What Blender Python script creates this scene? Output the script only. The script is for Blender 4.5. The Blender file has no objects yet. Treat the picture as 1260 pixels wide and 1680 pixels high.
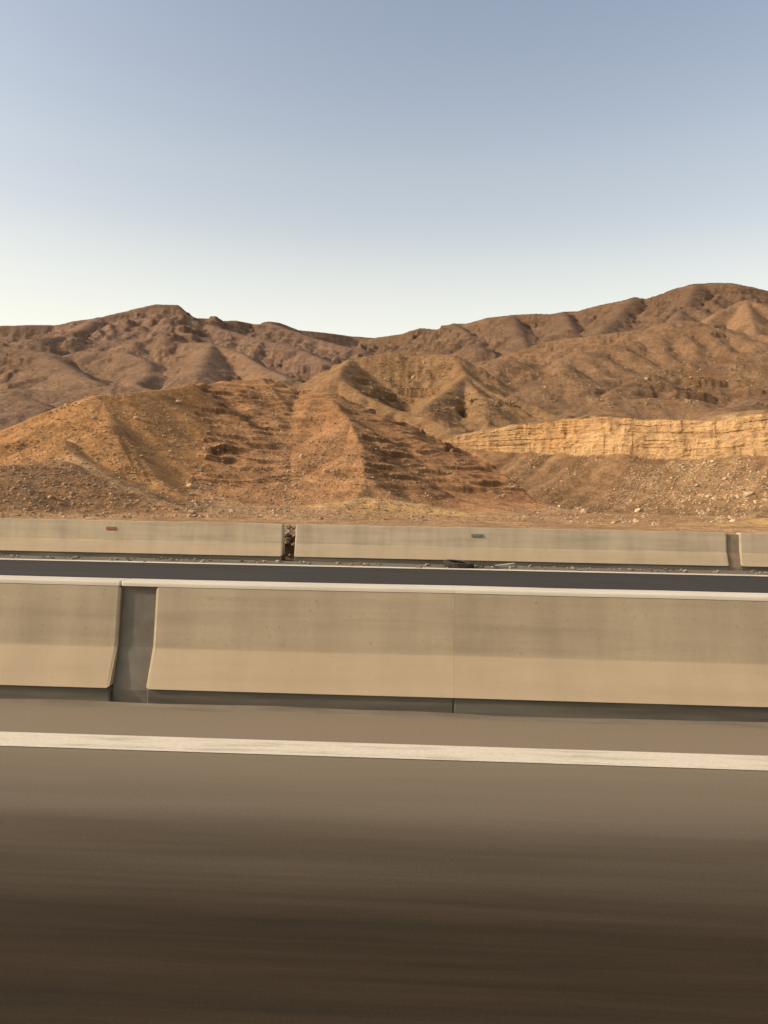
import bpy, bmesh, math, random
import numpy as np
from mathutils import Vector, Matrix

rng = np.random.default_rng(7)
random.seed(7)
scene = bpy.context.scene
col = scene.collection
R = math.radians

# ------------------------------------------------------------------ camera
IMW, IMH, FPX = 1260.0, 1680.0, 1265.0      # photograph size, focal length in its pixels
CAM_H = 1.45
YAW, PITCH, ROLL = R(2.4), R(-0.72), R(1.06)
fwd = Vector((-math.sin(YAW) * math.cos(PITCH), math.cos(YAW) * math.cos(PITCH), math.sin(PITCH)))
rgt0 = Vector((math.cos(YAW), math.sin(YAW), 0))
up0 = rgt0.cross(fwd)
rgt = rgt0 * math.cos(ROLL) + up0 * math.sin(ROLL)
up = up0 * math.cos(ROLL) - rgt0 * math.sin(ROLL)
cam_data = bpy.data.cameras.new("camera")
cam = bpy.data.objects.new("camera", cam_data)
col.objects.link(cam)
cam.matrix_world = Matrix(((rgt.x, up.x, -fwd.x, 0), (rgt.y, up.y, -fwd.y, 0),
                           (rgt.z, up.z, -fwd.z, CAM_H), (0, 0, 0, 1)))
cam_data.sensor_fit = 'VERTICAL'
cam_data.sensor_height = 36.0
cam_data.sensor_width = 27.0
cam_data.lens = 36.0 * FPX / IMH
cam_data.clip_start = 0.05
cam_data.clip_end = 20000
scene.camera = cam
scene.render.resolution_x, scene.render.resolution_y = 768, 1024

# ------------------------------------------------------------------ light
SUN_EL, SUN_AZ = R(25), R(-103)               # azimuth from +Y, clockwise positive (left = negative)
world = bpy.data.worlds.new("World")
scene.world = world
world.use_nodes = True
wn = world.node_tree
sky = wn.nodes.new('ShaderNodeTexSky')
sky.sky_type = 'NISHITA'
sky.sun_disc = False
sky.sun_elevation = SUN_EL
sky.sun_rotation = SUN_AZ
sky.altitude = 100
sky.air_density = 1.0
sky.dust_density = 5.0
sky.ozone_density = 1.0
bgn = wn.nodes['Background']
bgn.inputs[1].default_value = 0.15
# pale desert haze low over the whole horizon
tcw = wn.nodes.new('ShaderNodeTexCoord')
sepw = wn.nodes.new('ShaderNodeSeparateXYZ')
wn.links.new(tcw.outputs['Generated'], sepw.inputs[0])
rw = wn.nodes.new('ShaderNodeValToRGB')
rw.color_ramp.interpolation = 'CARDINAL'
while len(rw.color_ramp.elements) < 5:
    rw.color_ramp.elements.new(0.5)
for el_, (p_, v_) in zip(rw.color_ramp.elements, [(0.15, 0.90), (0.22, 0.78), (0.317, 0.37), (0.42, 0.15), (0.58, 0.0)]):
    el_.position = p_
    el_.color = (v_, v_, v_, 1)
wn.links.new(sepw.outputs[2], rw.inputs[0])
mw = wn.nodes.new('ShaderNodeMix')
mw.data_type = 'RGBA'
mw.inputs[7].default_value = (4.6, 4.55, 3.95, 1)
wn.links.new(rw.outputs[0], mw.inputs[0])
hs = wn.nodes.new('ShaderNodeHueSaturation')
hs.inputs['Saturation'].default_value = 0.70
hs.inputs['Value'].default_value = 0.99
wn.links.new(sky.outputs[0], hs.inputs['Color'])
wn.links.new(hs.outputs[0], mw.inputs[6])
wn.links.new(mw.outputs[2], bgn.inputs[0])
sun_data = bpy.data.lights.new("sun", 'SUN')
sun_data.energy = 2.0
sun_data.angle = R(1.5)
sun_data.color = (1.0, 0.85, 0.66)
sun = bpy.data.objects.new("sun", sun_data)
col.objects.link(sun)
sdir = Vector((math.sin(SUN_AZ) * math.cos(SUN_EL), math.cos(SUN_AZ) * math.cos(SUN_EL), math.sin(SUN_EL)))
sun.rotation_euler = sdir.to_track_quat('Z', 'Y').to_euler()
sun.location = (-30, 0, 40)
vs = scene.view_settings
vs.view_transform = 'Standard'
vs.look = 'None'
vs.exposure = 0.58
vs.gamma = 1.0
vs.use_curve_mapping = False


# ------------------------------------------------------------------ helpers
def tag(o, label, cat=None, group=None, kind=None):
    if label: o["label"] = label
    if cat: o["category"] = cat
    if group: o["group"] = group
    if kind: o["kind"] = kind
    return o


def link(name, mesh, mat=None, parent=None):
    o = bpy.data.objects.new(name, mesh)
    col.objects.link(o)
    if mat is not None and not mesh.materials:
        mesh.materials.append(mat)
    if parent is not None:
        o.parent = parent
    return o


def empty(name, loc):
    o = bpy.data.objects.new(name, None)
    o.empty_display_size = 0.2
    o.location = loc
    col.objects.link(o)
    return o


def np_mesh(name, verts, faces, smooth=True):
    """verts (n,3), faces (m,k) with constant k."""
    me = bpy.data.meshes.new(name)
    n, (m, k) = len(verts), faces.shape
    me.vertices.add(n)
    me.vertices.foreach_set("co", np.ascontiguousarray(verts, np.float32).ravel())
    me.loops.add(m * k)
    me.loops.foreach_set("vertex_index", np.ascontiguousarray(faces, np.int32).ravel())
    me.polygons.add(m)
    me.polygons.foreach_set("loop_start", np.arange(0, m * k, k, dtype=np.int32))
    me.polygons.foreach_set("loop_total", np.full(m, k, np.int32))
    me.polygons.foreach_set("use_smooth", np.full(m, smooth, bool))
    me.update(calc_edges=True)
    return me


def smooth01(x, a, b):
    t = np.clip((x - a) / (b - a), 0, 1)
    return t * t * (3 - 2 * t)


_perm = np.random.default_rng(3).permutation(4096)
_ang = np.random.default_rng(4).uniform(0, 2 * np.pi, 4096)
_gx, _gy = np.cos(_ang), np.sin(_ang)


def perlin(x, y, seed=0):
    x = x + seed * 37.17; y = y + seed * 91.73
    xi = np.floor(x).astype(np.int64); yi = np.floor(y).astype(np.int64)
    fx = x - xi; fy = y - yi

    def g(ix, iy, dx, dy):
        h = _perm[(_perm[ix & 4095] + iy) & 4095]
        return _gx[h] * dx + _gy[h] * dy
    u = fx * fx * fx * (fx * (fx * 6 - 15) + 10)
    v = fy * fy * fy * (fy * (fy * 6 - 15) + 10)
    a = g(xi, yi, fx, fy); b = g(xi + 1, yi, fx - 1, fy)
    c = g(xi, yi + 1, fx, fy - 1); d = g(xi + 1, yi + 1, fx - 1, fy - 1)
    return ((a + (b - a) * u) * (1 - v) + (c + (d - c) * u) * v) * 1.5


def fbm(x, y, oct=4, seed=0, gain=0.5, ridged=False):
    s = np.zeros_like(x); a = 1.0; f = 1.0; t = 0
    for i in range(oct):
        n = perlin(x * f, y * f, seed + i * 3)
        if ridged: n = 1 - 2 * np.abs(n)
        s += a * n; t += a; a *= gain; f *= 2.03
    return s / t


def P(px, py, d):
    """The point seen at photograph pixel (px, py), d metres away over the ground."""
    v = fwd * FPX + rgt * (px - IMW / 2) - up * (py - IMH / 2)
    k = d / math.hypot(v.x, v.y)
    return np.array((v.x * k, v.y * k, CAM_H + v.z * k))


# ------------------------------------------------------------------ materials
def new_mat(name):
    m = bpy.data.materials.new(name)
    m.use_nodes = True
    nt = m.node_tree
    return m, nt, nt.nodes['Principled BSDF']


def node(nt, t, **kw):
    n = nt.nodes.new(t)
    for k, v in kw.items():
        setattr(n, k, v)
    return n


def noise(nt, coord, scale, detail=4, rough=0.55, vec_scale=None):
    if vec_scale:
        mp = node(nt, 'ShaderNodeMapping')
        mp.inputs['Scale'].default_value = vec_scale
        nt.links.new(coord, mp.inputs[0]); coord = mp.outputs[0]
    n = node(nt, 'ShaderNodeTexNoise')
    n.inputs['Scale'].default_value = scale
    n.inputs['Detail'].default_value = detail
    n.inputs['Roughness'].default_value = rough
    nt.links.new(coord, n.inputs['Vector'])
    return n.outputs['Fac']


def ramp(nt, fac, stops):
    r = node(nt, 'ShaderNodeValToRGB')
    e = r.color_ramp.elements
    while len(e) < len(stops): e.new(0.5)
    for el, (p, c) in zip(e, stops):
        el.position = p
        el.color = (*c, 1) if len(c) == 3 else c
    nt.links.new(fac, r.inputs[0])
    return r.outputs[0]


def mix(nt, mode, a, b, fac=1.0):
    m = node(nt, 'ShaderNodeMix', data_type='RGBA', blend_type=mode)
    for sock, v in ((m.inputs[0], fac), (m.inputs[6], a), (m.inputs[7], b)):
        if hasattr(v, 'is_linked') or hasattr(v, 'links'):
            nt.links.new(v, sock)
        elif isinstance(v, (int, float)):
            sock.default_value = v
        else:
            sock.default_value = (*v, 1)
    return m.outputs[2]


def bump(nt, bsdf, height, strength, dist, prev=None):
    b = node(nt, 'ShaderNodeBump')
    b.inputs['Strength'].default_value = strength
    b.inputs['Distance'].default_value = dist
    nt.links.new(height, b.inputs['Height'])
    if prev is not None:
        nt.links.new(prev, b.inputs['Normal'])
    nt.links.new(b.outputs[0], bsdf.inputs['Normal'])
    return b.outputs[0]


def grey(a): return (a, a, a)


def terrain_mat():
    m, nt, b = new_mat("desert_rock")
    at = node(nt, 'ShaderNodeAttribute', attribute_name='tint')
    co = node(nt, 'ShaderNodeTexCoord').outputs['Object']
    n1 = noise(nt, co, 0.9, 6, 0.65)
    n2 = noise(nt, co, 0.09, 5, 0.6)
    n3 = noise(nt, co, 5.0, 4, 0.6)
    n4 = noise(nt, co, 0.28, 6, 0.7, (1, 1, 2.2))
    c = mix(nt, 'MULTIPLY', at.outputs['Color'], ramp(nt, n1, [(0.28, grey(0.66)), (0.5, grey(1.0)), (0.72, grey(1.28))]))
    c = mix(nt, 'MULTIPLY', c, ramp(nt, n2, [(0.3, (0.84, 0.80, 0.78)), (0.7, (1.12, 1.12, 1.1))]))
    c = mix(nt, 'MULTIPLY', c, ramp(nt, n3, [(0.3, grey(0.82)), (0.7, grey(1.14))]))
    c = mix(nt, 'MULTIPLY', c, ramp(nt, n4, [(0.32, grey(0.72)), (0.48, grey(1.0)), (0.7, grey(1.2))]))
    nt.links.new(c, b.inputs['Base Color'])
    b.inputs['Roughness'].default_value = 0.95
    b.inputs['Specular IOR Level'].default_value = 0.1
    p = bump(nt, b, n4, 0.6, 1.6)
    p = bump(nt, b, n1, 0.6, 0.5, p)
    p = bump(nt, b, n3, 0.4, 0.12, p)
    return m


def concrete_mat(name, base, dirt, streak=1.0):
    m, nt, b = new_mat(name)
    co = node(nt, 'ShaderNodeTexCoord').outputs['Object']
    info = node(nt, 'ShaderNodeObjectInfo')
    n1 = noise(nt, co, 1.6, 5, 0.6, (0.35, 1, 1.3))
    n2 = noise(nt, co, 2.2, 4, 0.55, (1.6, 1, 0.25))      # vertical run-off stains
    n3 = noise(nt, co, 60, 3, 0.6)
    c = mix(nt, 'MIX', base, dirt, ramp(nt, n1, [(0.35, grey(0)), (0.75, grey(0.55 * streak))]))
    c = mix(nt, 'MULTIPLY', c, ramp(nt, n2, [(0.3, grey(0.84)), (0.6, grey(1.04))]))
    c = mix(nt, 'MULTIPLY', c, ramp(nt, n3, [(0.3, grey(0.955)), (0.7, grey(1.03))]))
    n4 = noise(nt, co, 1.0, 5, 0.6, (0.45, 1, 7))                  # wipes and tyre scuffs along the road
    c = mix(nt, 'MULTIPLY', c, ramp(nt, n4, [(0.30, grey(0.84)), (0.5, grey(1.0)), (0.72, grey(1.08))]))
    n5 = noise(nt, co, 1.0, 6, 0.7, (0.8, 1, 14))
    c = mix(nt, 'MIX', c, mix(nt, 'MULTIPLY', dirt, grey(0.62)), ramp(nt, n5, [(0.62, grey(0)), (0.74, grey(0.5))]))
    n6 = noise(nt, co, 26, 4, 0.75)                                # pores and small chips
    c = mix(nt, 'MULTIPLY', c, ramp(nt, n6, [(0.30, grey(0.70)), (0.38, grey(1.0))]))
    # light on the sloped foot painted in as a warmer tone, with clinging sand
    sx = node(nt, 'ShaderNodeSeparateXYZ'); nt.links.new(co, sx.inputs[0])
    mr = node(nt, 'ShaderNodeMapRange')
    mr.inputs['From Min'].default_value = 0.415; mr.inputs['From Max'].default_value = 0.375
    nt.links.new(sx.outputs[2], mr.inputs['Value'])
    c = mix(nt, 'MIX', c, (0.46, 0.335, 0.20), mix(nt, 'MULTIPLY', mr.outputs[0], ramp(nt, n1, [(0.2, grey(0.75)), (0.8, grey(0.35))])))
    r = ramp(nt, info.outputs['Random'], [(0, (0.94, 0.95, 0.97)), (1, (1.05, 1.04, 1.02))])
    c = mix(nt, 'MULTIPLY', c, r)
    nt.links.new(c, b.inputs['Base Color'])
    b.inputs['Roughness'].default_value = 0.85
    b.inputs['Specular IOR Level'].default_value = 0.2
    bump(nt, b, n3, 0.12, 0.008)
    return m


def asphalt_mat(name, base, pale, edge_tone=None):
    """Worn asphalt with wheel-polished streaks along the road; dust=(y0, y1) fades to a paler tone towards the barrier."""
    m, nt, b = new_mat(name)
    co = node(nt, 'ShaderNodeTexCoord').outputs['Object']
    n1 = noise(nt, co, 1.0, 6, 0.65, (0.10, 2.2, 1))
    n2 = noise(nt, co, 1.0, 5, 0.6, (0.35, 9, 1))
    n3 = noise(nt, co, 90, 2, 0.6)
    c = mix(nt, 'MIX', base, pale, ramp(nt, n1, [(0.35, grey(0)), (0.75, grey(0.6))]))
    c = mix(nt, 'MULTIPLY', c, ramp(nt, n2, [(0.3, grey(0.74)), (0.7, grey(1.24))]))
    n5 = noise(nt, co, 1.0, 3, 0.6, (0.9, 26, 1))
    c = mix(nt, 'MULTIPLY', c, ramp(nt, n5, [(0.3, grey(0.86)), (0.7, grey(1.13))]))
    if edge_tone:
        sx = node(nt, 'ShaderNodeSeparateXYZ'); nt.links.new(co, sx.inputs[0])
        wob = node(nt, 'ShaderNodeMath', operation='MULTIPLY_ADD')
        nt.links.new(noise(nt, co, 1.0, 4, 0.6, (0.12, 1.3, 1)), wob.inputs[0])
        wob.inputs[1].default_value = 1.1
        nt.links.new(sx.outputs[1], wob.inputs[2])
        mr = node(nt, 'ShaderNodeMapRange', interpolation_type='SMOOTHSTEP')
        mr.inputs['From Min'].default_value = edge_tone[0] + 0.55
        mr.inputs['From Max'].default_value = edge_tone[1] + 0.55
        nt.links.new(wob.outputs[0], mr.inputs['Value'])
        c = mix(nt, 'MIX', c, edge_tone[2], mr.outputs[0])  # paler tone nearer the barrier
    c = mix(nt, 'MULTIPLY', c, ramp(nt, n3, [(0.3, grey(0.88)), (0.7, grey(1.10))]))
    nt.links.new(c, b.inputs['Base Color'])
    b.inputs['Roughness'].default_value = 0.9
    b.inputs['Specular IOR Level'].default_value = 0.12
    bump(nt, b, n3, 0.12, 0.008)
    return m


def plain_mat(name, colr, rough=0.8, var=0.2, scale=8, vec=None):
    m, nt, b = new_mat(name)
    co = node(nt, 'ShaderNodeTexCoord').outputs['Object']
    n = noise(nt, co, scale, 5, 0.6, vec)
    c = mix(nt, 'MULTIPLY', colr, ramp(nt, n, [(0.3, grey(1 - var)), (0.7, grey(1 + var))]))
    nt.links.new(c, b.inputs['Base Color'])
    b.inputs['Roughness'].default_value = rough
    b.inputs['Specular IOR Level'].default_value = 0.2
    return m


M_TERRAIN = terrain_mat()
M_CONC = concrete_mat("barrier_concrete", (0.42, 0.325, 0.205), (0.355, 0.27, 0.17))
M_CONC_PALE = concrete_mat("sunbleached_concrete", (0.50, 0.39, 0.25), (0.44, 0.335, 0.21))
M_FOOT = plain_mat("dark_foot_concrete", (0.115, 0.098, 0.072), 0.9, 0.45, 1.0, (0.6, 1, 9))  # darker, streaked tone for the barrier foot
M_FILL = plain_mat("gap_shade", (0.15, 0.127, 0.093), 0.95, 0.2, 6)  # dark colour stands for the shade inside the open joint
M_FILL_WARM = plain_mat("brown_gap_fill", (0.23, 0.165, 0.105), 0.95, 0.2, 6)  # brown fill closing the narrow far gap
M_CAP = plain_mat("barrier_top_light", (0.62, 0.53, 0.40), 0.8, 0.12, 2.0, (0.5, 1, 1))  # brightness of the top-lit barrier top painted into the colour
M_ROAD = asphalt_mat("lane_asphalt", (0.033, 0.0215, 0.0105), (0.056, 0.038, 0.021), (2.4, 4.7, (0.235, 0.180, 0.118)))
M_FAR_ROAD = asphalt_mat("far_asphalt", (0.047, 0.040, 0.032), (0.066, 0.056, 0.044))
M_SHOULDER = asphalt_mat("dusty_shoulder", (0.16, 0.13, 0.095), (0.23, 0.19, 0.14))
def paint_mat():
    m, nt, b = new_mat("road_paint")
    co = node(nt, 'ShaderNodeTexCoord').outputs['Object']
    n1 = noise(nt, co, 1.0, 7, 0.7, (1.6, 14, 1))
    n2 = noise(nt, co, 40, 3, 0.6)
    c = mix(nt, 'MIX', (0.68, 0.58, 0.43), (0.34, 0.27, 0.185), ramp(nt, n1, [(0.50, grey(0)), (0.74, grey(0.85))]))
    c = mix(nt, 'MULTIPLY', c, ramp(nt, n2, [(0.3, grey(0.9)), (0.7, grey(1.06))]))
    nt.links.new(c, b.inputs['Base Color'])
    b.inputs['Roughness'].default_value = 0.75
    b.inputs['Specular IOR Level'].default_value = 0.2
    return m


M_LINE = paint_mat()
M_SAND = plain_mat("desert_sand", (0.40, 0.28, 0.175), 0.95, 0.18, 0.3)
M_RUBBER = plain_mat("old_rubber", (0.05, 0.042, 0.034), 0.8, 0.3, 10)
M_RED = plain_mat("red_reflector", (0.30, 0.10, 0.06), 0.5, 0.15, 30)
M_DGREY = plain_mat("dark_plate", (0.17, 0.145, 0.12), 0.6, 0.2, 30)
M_WOOD = plain_mat("bleached_wood", (0.45, 0.38, 0.28), 0.85, 0.2, 4, (1, 8, 8))

# ------------------------------------------------------------------ terrain: ridges of the hills
#  hill: (label, tint, [ (points [(px,py,d)...], slope, crest radius) ... ])
HILLS = {}


def hill(key, label, tint, ridges):
    HILLS[key] = (label, tint, ridges)


hill('plain', 'flat sandy ground between the far barrier and the hills', (0.42, 0.29, 0.18), [])
hill('front', 'low brown rubble mound just behind the far barrier at the left end', (0.31, 0.20, 0.12), [
    ([(-200, 790, 64), (-80, 772, 66), (0, 764, 68), (90, 754, 70), (150, 776, 68), (230, 816, 64), (300, 852, 58)], 0.42, 1.5),
])
hill('rubble', 'orange rubble hill with a pale sunlit stony flank beside the layered hill', (0.41, 0.245, 0.12), [
    ([(-160, 760, 80), (30, 722, 84), (90, 690, 88), (160, 648, 93), (200, 645, 95), (240, 641, 98)], 0.56, 0.4),
    ([(240, 641, 98), (285, 636, 101), (312, 629, 103)], 1.0, 0.5),
    ([(160, 648, 93), (185, 690, 86), (215, 735, 80), (260, 790, 73), (335, 850, 64)], (0.72, 0.5), 0.8),
    ([(100, 720, 80), (130, 750, 75), (150, 780, 71)], 0.5, 1.2),
])
hill('strata', 'layered brown hill with thin dark rock ledges and a sharp central spur', (0.40, 0.24, 0.135), [
    ([(308, 633, 111), (370, 624, 119), (430, 621, 124), (470, 638, 125), (535, 643, 117)], 0.43, 1.0),
    ([(535, 643, 117), (575, 690, 99), (595, 735, 87), (600, 785, 76), (584, 825, 69), (545, 858, 62)], (0.50, 0.43), 0.25),
    ([(720, 812, 84), (790, 838, 78), (860, 856, 70)], 0.40, 0.8),
])
hill('heap', 'low yellow sand heap at the foot of the layered hill', (0.50, 0.35, 0.19), [
    ([(490, 860, 62), (560, 834, 67), (620, 818, 69), (680, 824, 69), (760, 842, 66), (820, 856, 62)], 0.36, 2.0),
    ([(1100, 868, 60), (1190, 857, 60), (1300, 848, 60), (1500, 840, 62)], 0.26, 2.0),
])
hill('quarry', 'grey brown scree slope below the pale quarry cut', (0.255, 0.175, 0.110), [])
hill('centre', 'rocky tan knoll with a dark gully above the quarry cut', (0.29, 0.192, 0.112), [
    ([(400, 628, 232), (500, 634, 225), (555, 618, 214), (600, 650, 197), (650, 672, 186), (700, 686, 176), (745, 706, 162)], 0.60, 1.0),
    ([(575, 588, 285), (640, 577, 292), (690, 580, 292), (745, 582, 288), (765, 614, 266), (800, 640, 246), (850, 661, 226), (930, 690, 205)], 0.62, 1.2),
    ([(575, 588, 285), (560, 605, 250), (555, 618, 214)], 0.6, 1.0),
    ([(765, 614, 266), (735, 640, 230), (695, 668, 192)], 0.55, 1.0),
    ([(768, 628, 250), (790, 650, 222), (800, 672, 200)], 0.5, 1.5),
])
hill('leftmid', 'smooth dusky brown hills behind the rubble hill', (0.245, 0.170, 0.124), [
    ([(-200, 640, 300), (-40, 639, 300), (30, 637, 300), (110, 641, 292), (190, 632, 290), (260, 640, 280), (330, 650, 270)], 0.40, 5.0),
    ([(-150, 640, 235), (-40, 652, 235), (40, 652, 228), (75, 668, 210), (110, 690, 195)], 0.40, 3.0),
    ([(-300, 660, 190), (-60, 672, 190), (60, 676, 188), (140, 690, 180)], 0.28, 6.0),
    ([(-200, 575, 520), (-40, 562, 530), (30, 570, 520), (75, 577, 500), (110, 600, 440), (150, 622, 380)], 0.46, 5.0),
    ([(60, 590, 600), (140, 576, 610), (205, 577, 600), (240, 590, 540), (255, 610, 470), (225, 626, 400)], 0.46, 5.0),
    ([(200, 578, 640), (235, 556, 655), (268, 549, 655), (300, 562, 640), (345, 561, 610), (390, 576, 570), (430, 600, 500), (470, 618, 420)], 0.5, 3.0),
    ([(345, 561, 610), (330, 590, 500), (320, 612, 420)], 0.48, 4.0),
])
hill('rightmid', 'broad brown hillside with broken rock ledges above the quarry cut', (0.245, 0.165, 0.108), [
    ([(745, 600, 380), (830, 586, 360), (900, 588, 350), (960, 578, 370), (1000, 566, 400), (1060, 556, 420)], 0.42, 6.0),
    ([(900, 560, 470), (960, 552, 460), (1050, 540, 450), (1095, 528, 455), (1130, 527, 455), (1160, 540, 440), (1210, 546, 430), (1300, 552, 430), (1450, 556, 430)], 0.45, 5.0),
    ([(1000, 640, 240), (1060, 613, 268), (1130, 591, 285), (1210, 579, 295), (1300, 572, 300), (1450, 565, 300)], 0.55, 1.5),
    ([(830, 660, 225), (880, 634, 240), (940, 622, 250), (1000, 622, 262), (1060, 613, 268)], 0.5, 2.0),
    ([(940, 676, 180), (1000, 657, 188), (1060, 653, 192), (1130, 655, 190), (1170, 676, 175)], 0.45, 2.0),
    ([(1165, 690, 140), (1200, 668, 150), (1240, 655, 165), (1300, 640, 180), (1450, 620, 190)], 0.45, 2.0),
])
hill('backleft', 'far dusky ridge with a flat topped peak on the skyline', (0.225, 0.158, 0.126), [
    ([(-400, 545, 880), (-100, 530, 900), (0, 533, 900), (90, 533, 900), (125, 525, 890), (165, 520, 890), (200, 511, 890), (255, 498, 890), (290, 499, 890),
      (320, 522, 890), (340, 522, 890), (350, 518, 890), (365, 526, 895), (385, 525, 900), (425, 532, 920), (440, 527, 920), (460, 530, 930), (490, 541, 950),
      (540, 546, 970), (590, 552, 1000), (620, 554, 1010), (640, 553, 1010)], [0.95, 17.0, 0.42], 1.0),
    ([(165, 520, 890), (120, 545, 780), (60, 556, 720)], 0.42, 5.0),
    ([(320, 524, 890), (370, 540, 820), (430, 556, 760), (490, 572, 690), (530, 590, 600)], 0.42, 5.0),
    ([(440, 528, 920), (520, 556, 850), (580, 570, 780)], 0.42, 5.0),
])
hill('backright', 'high brown massif on the right skyline with a pale cone below its top', (0.180, 0.125, 0.092), [
    ([(600, 556, 990), (660, 547, 960), (690, 538, 940), (720, 540, 930), (745, 530, 900), (765, 531, 890), (800, 521, 860), (840, 516, 840), (880, 514, 820),
      (900, 515, 815), (925, 511, 810), (950, 510, 800), (990, 499, 790), (1020, 493, 780), (1040, 487, 775), (1060, 489, 770), (1080, 483, 765),
      (1110, 472, 760), (1140, 464, 755), (1200, 463, 755), (1225, 468, 755), (1260, 475, 760), (1400, 500, 780), (1600, 520, 800)], [0.9, 14.0, 0.48], 1.0),
    ([(1140, 464, 755), (1125, 500, 680), (1105, 528, 600)], 0.5, 4.0),
    ([(1040, 487, 775), (1010, 520, 680), (985, 545, 590)], 0.5, 4.0),
    ([(925, 511, 810), (940, 540, 680), (965, 556, 590)], 0.5, 4.0),
    ([(840, 516, 840), (850, 545, 720), (870, 570, 600)], 0.48, 4.0),
    ([(745, 530, 900), (780, 552, 770), (800, 570, 650)], 0.45, 4.0),
])
hill('cone', 'pale pointed cone of rock below the top of the right massif', (0.275, 0.188, 0.125), [
    ([(1150, 535, 560), (1180, 520, 575), (1225, 491, 590), (1265, 513, 580), (1320, 530, 570)], 0.50, 1.5),
    ([(1225, 491, 590), (1236, 525, 535), (1240, 545, 500)], 0.55, 1.0),
])
KEYS = list(HILLS)
SCALE_OF = {'front': 66, 'rubble': 100, 'strata': 125, 'heap': 68, 'quarry': 100, 'centre': 230, 'leftmid': 400, 'rightmid': 300,
            'backleft': 880, 'backright': 780, 'plain': 60, 'cone': 590}

# quarry cut: foot of the rock wall and its top, as (px, py_foot, py_top, d)
CUT = [(480, 716, 716, 125), (560, 718, 718, 122), (620, 720, 720, 119), (690, 722, 720, 116), (740, 733, 716, 112), (800, 736, 702, 108),
       (900, 739, 689, 102), (1000, 742, 679, 97), (1060, 745, 685, 94.5), (1110, 748, 686, 92.5), (1180, 745, 688, 91), (1230, 742, 678, 90),
       (1280, 740, 670, 89), (1450, 735, 668, 87), (1700, 735, 668, 86)]
cf = np.array([P(a, b, d) for a, b, c, d in CUT])
ct = np.array([P(a, c, d + 1.5) for a, b, c, d in CUT])


def cut_at(x):
    yc = np.interp(x, cf[:, 0], cf[:, 1])
    return yc, np.interp(x, cf[:, 0], cf[:, 2]), np.interp(x, cf[:, 0], ct[:, 2])


def ground_z(r):
    return 0.01 * np.clip(r - 60, 0, 200)


def field(x, y):
    """Height, owner hill and depth below its crest at each ground point."""
    r = np.hypot(x, y)
    best = ground_z(r) + 0 * x
    owner = np.zeros(x.shape, np.int16)
    below = np.zeros_like(x)
    # gentle domain warp so that spurs and gullies are not straight
    w = np.clip(r * 0.05, 2, 30)
    wx = x + 0.10 * w * fbm(x / w * .5, y / w * .5, 3, 11)
    wy = y + 0.10 * w * fbm(x / w * .5, y / w * .5, 3, 23)
    acc = np.exp(np.zeros_like(x)); ksm = 0.0045 * np.clip(r, 60, 900)
    zs = best.copy()
    for hi, key in enumerate(KEYS):
        hz = hb = None
        for pts, slope, rad in HILLS[key][2]:
            pp = np.array([P(*p) for p in pts])
            for a, b in zip(pp[:-1], pp[1:]):
                ab = b - a
                L2 = ab[0] ** 2 + ab[1] ** 2
                t = np.clip(((wx - a[0]) * ab[0] + (wy - a[1]) * ab[1]) / L2, 0, 1)
                dist = np.hypot(wx - a[0] - t * ab[0], wy - a[1] - t * ab[1])
                if isinstance(slope, tuple):      # (left, right) of the direction the ridge runs
                    side = smooth01((ab[0] * (wy - a[1]) - ab[1] * (wx - a[0])) / math.sqrt(L2), -rad, rad)
                    sl = slope[1] + (slope[0] - slope[1]) * side
                else:
                    sl = slope
                if isinstance(sl, list):          # [cap slope, cap height, slope below]
                    fall = sl[0] * (np.sqrt(dist * dist + rad * rad) - rad)
                    fall = np.where(fall > sl[1], sl[1] + (fall - sl[1]) * sl[2] / sl[0], fall)
                else:
                    fall = sl * (np.sqrt(dist * dist + rad * rad) - rad)
                H = max(a[2], b[2])
                # concave foot: steep upper slope, gentler apron
                if key in ('rubble', 'strata', 'front'):
                    fall = np.where(fall > 0.86 * H, 0.86 * H + (fall - 0.86 * H) * 0.5, fall)
                else:
                    fall = np.where(fall > 0.55 * H, 0.55 * H + (fall - 0.55 * H) * 0.72, fall)
                z = a[2] + t * ab[2] - fall
                if hz is None:
                    hz, hb = z, fall
                else:
                    m = z > hz
                    hz = np.where(m, z, hz); hb = np.where(m, fall, hb)
        if key == 'quarry':
            yc, zf, zt = cut_at(x)
            wob = 0.5 * perlin(x * .35, x * 0 + 3, 5) + 0.2 * perlin(x * 1.3, x * 0 + 8, 6)
            dy = y - (yc + wob)
            s_front = 0.45
            zfront = zf + s_front * np.minimum(y - yc, 0)
            zfront = np.where(zfront < 0.15 * zf, 0.15 * zf + (zfront - 0.15 * zf) * 0.5, zfront)
            zback = zt - 0.8 * (1 - smooth01(dy, 0.6, 5.0)) + 0.06 * np.maximum(dy, 0) + 0.10 * np.minimum(np.maximum(dy - 25, 0), 400) * 0
            hz = np.where(dy < 0.6, zfront, zback - 40 * smooth01(dy, 120, 260))
            x0 = cf[0, 0]
            hz = hz - 0.6 * np.maximum(x0 - x, 0)
            hb = np.clip(np.abs(dy), 0, 6)
        if hz is None:
            continue
        m = hz > best
        owner = np.where(m, hi, owner)
        below = np.where(m, hb, below)
        # soft maximum
        d = np.abs(hz - best)
        sm = ksm * np.maximum(0, 1 - d / (4 * ksm)) ** 2
        if key == 'quarry':
            sm = sm * 0.6
        best = np.maximum(hz, best) + sm
    return best, owner, below


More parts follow.
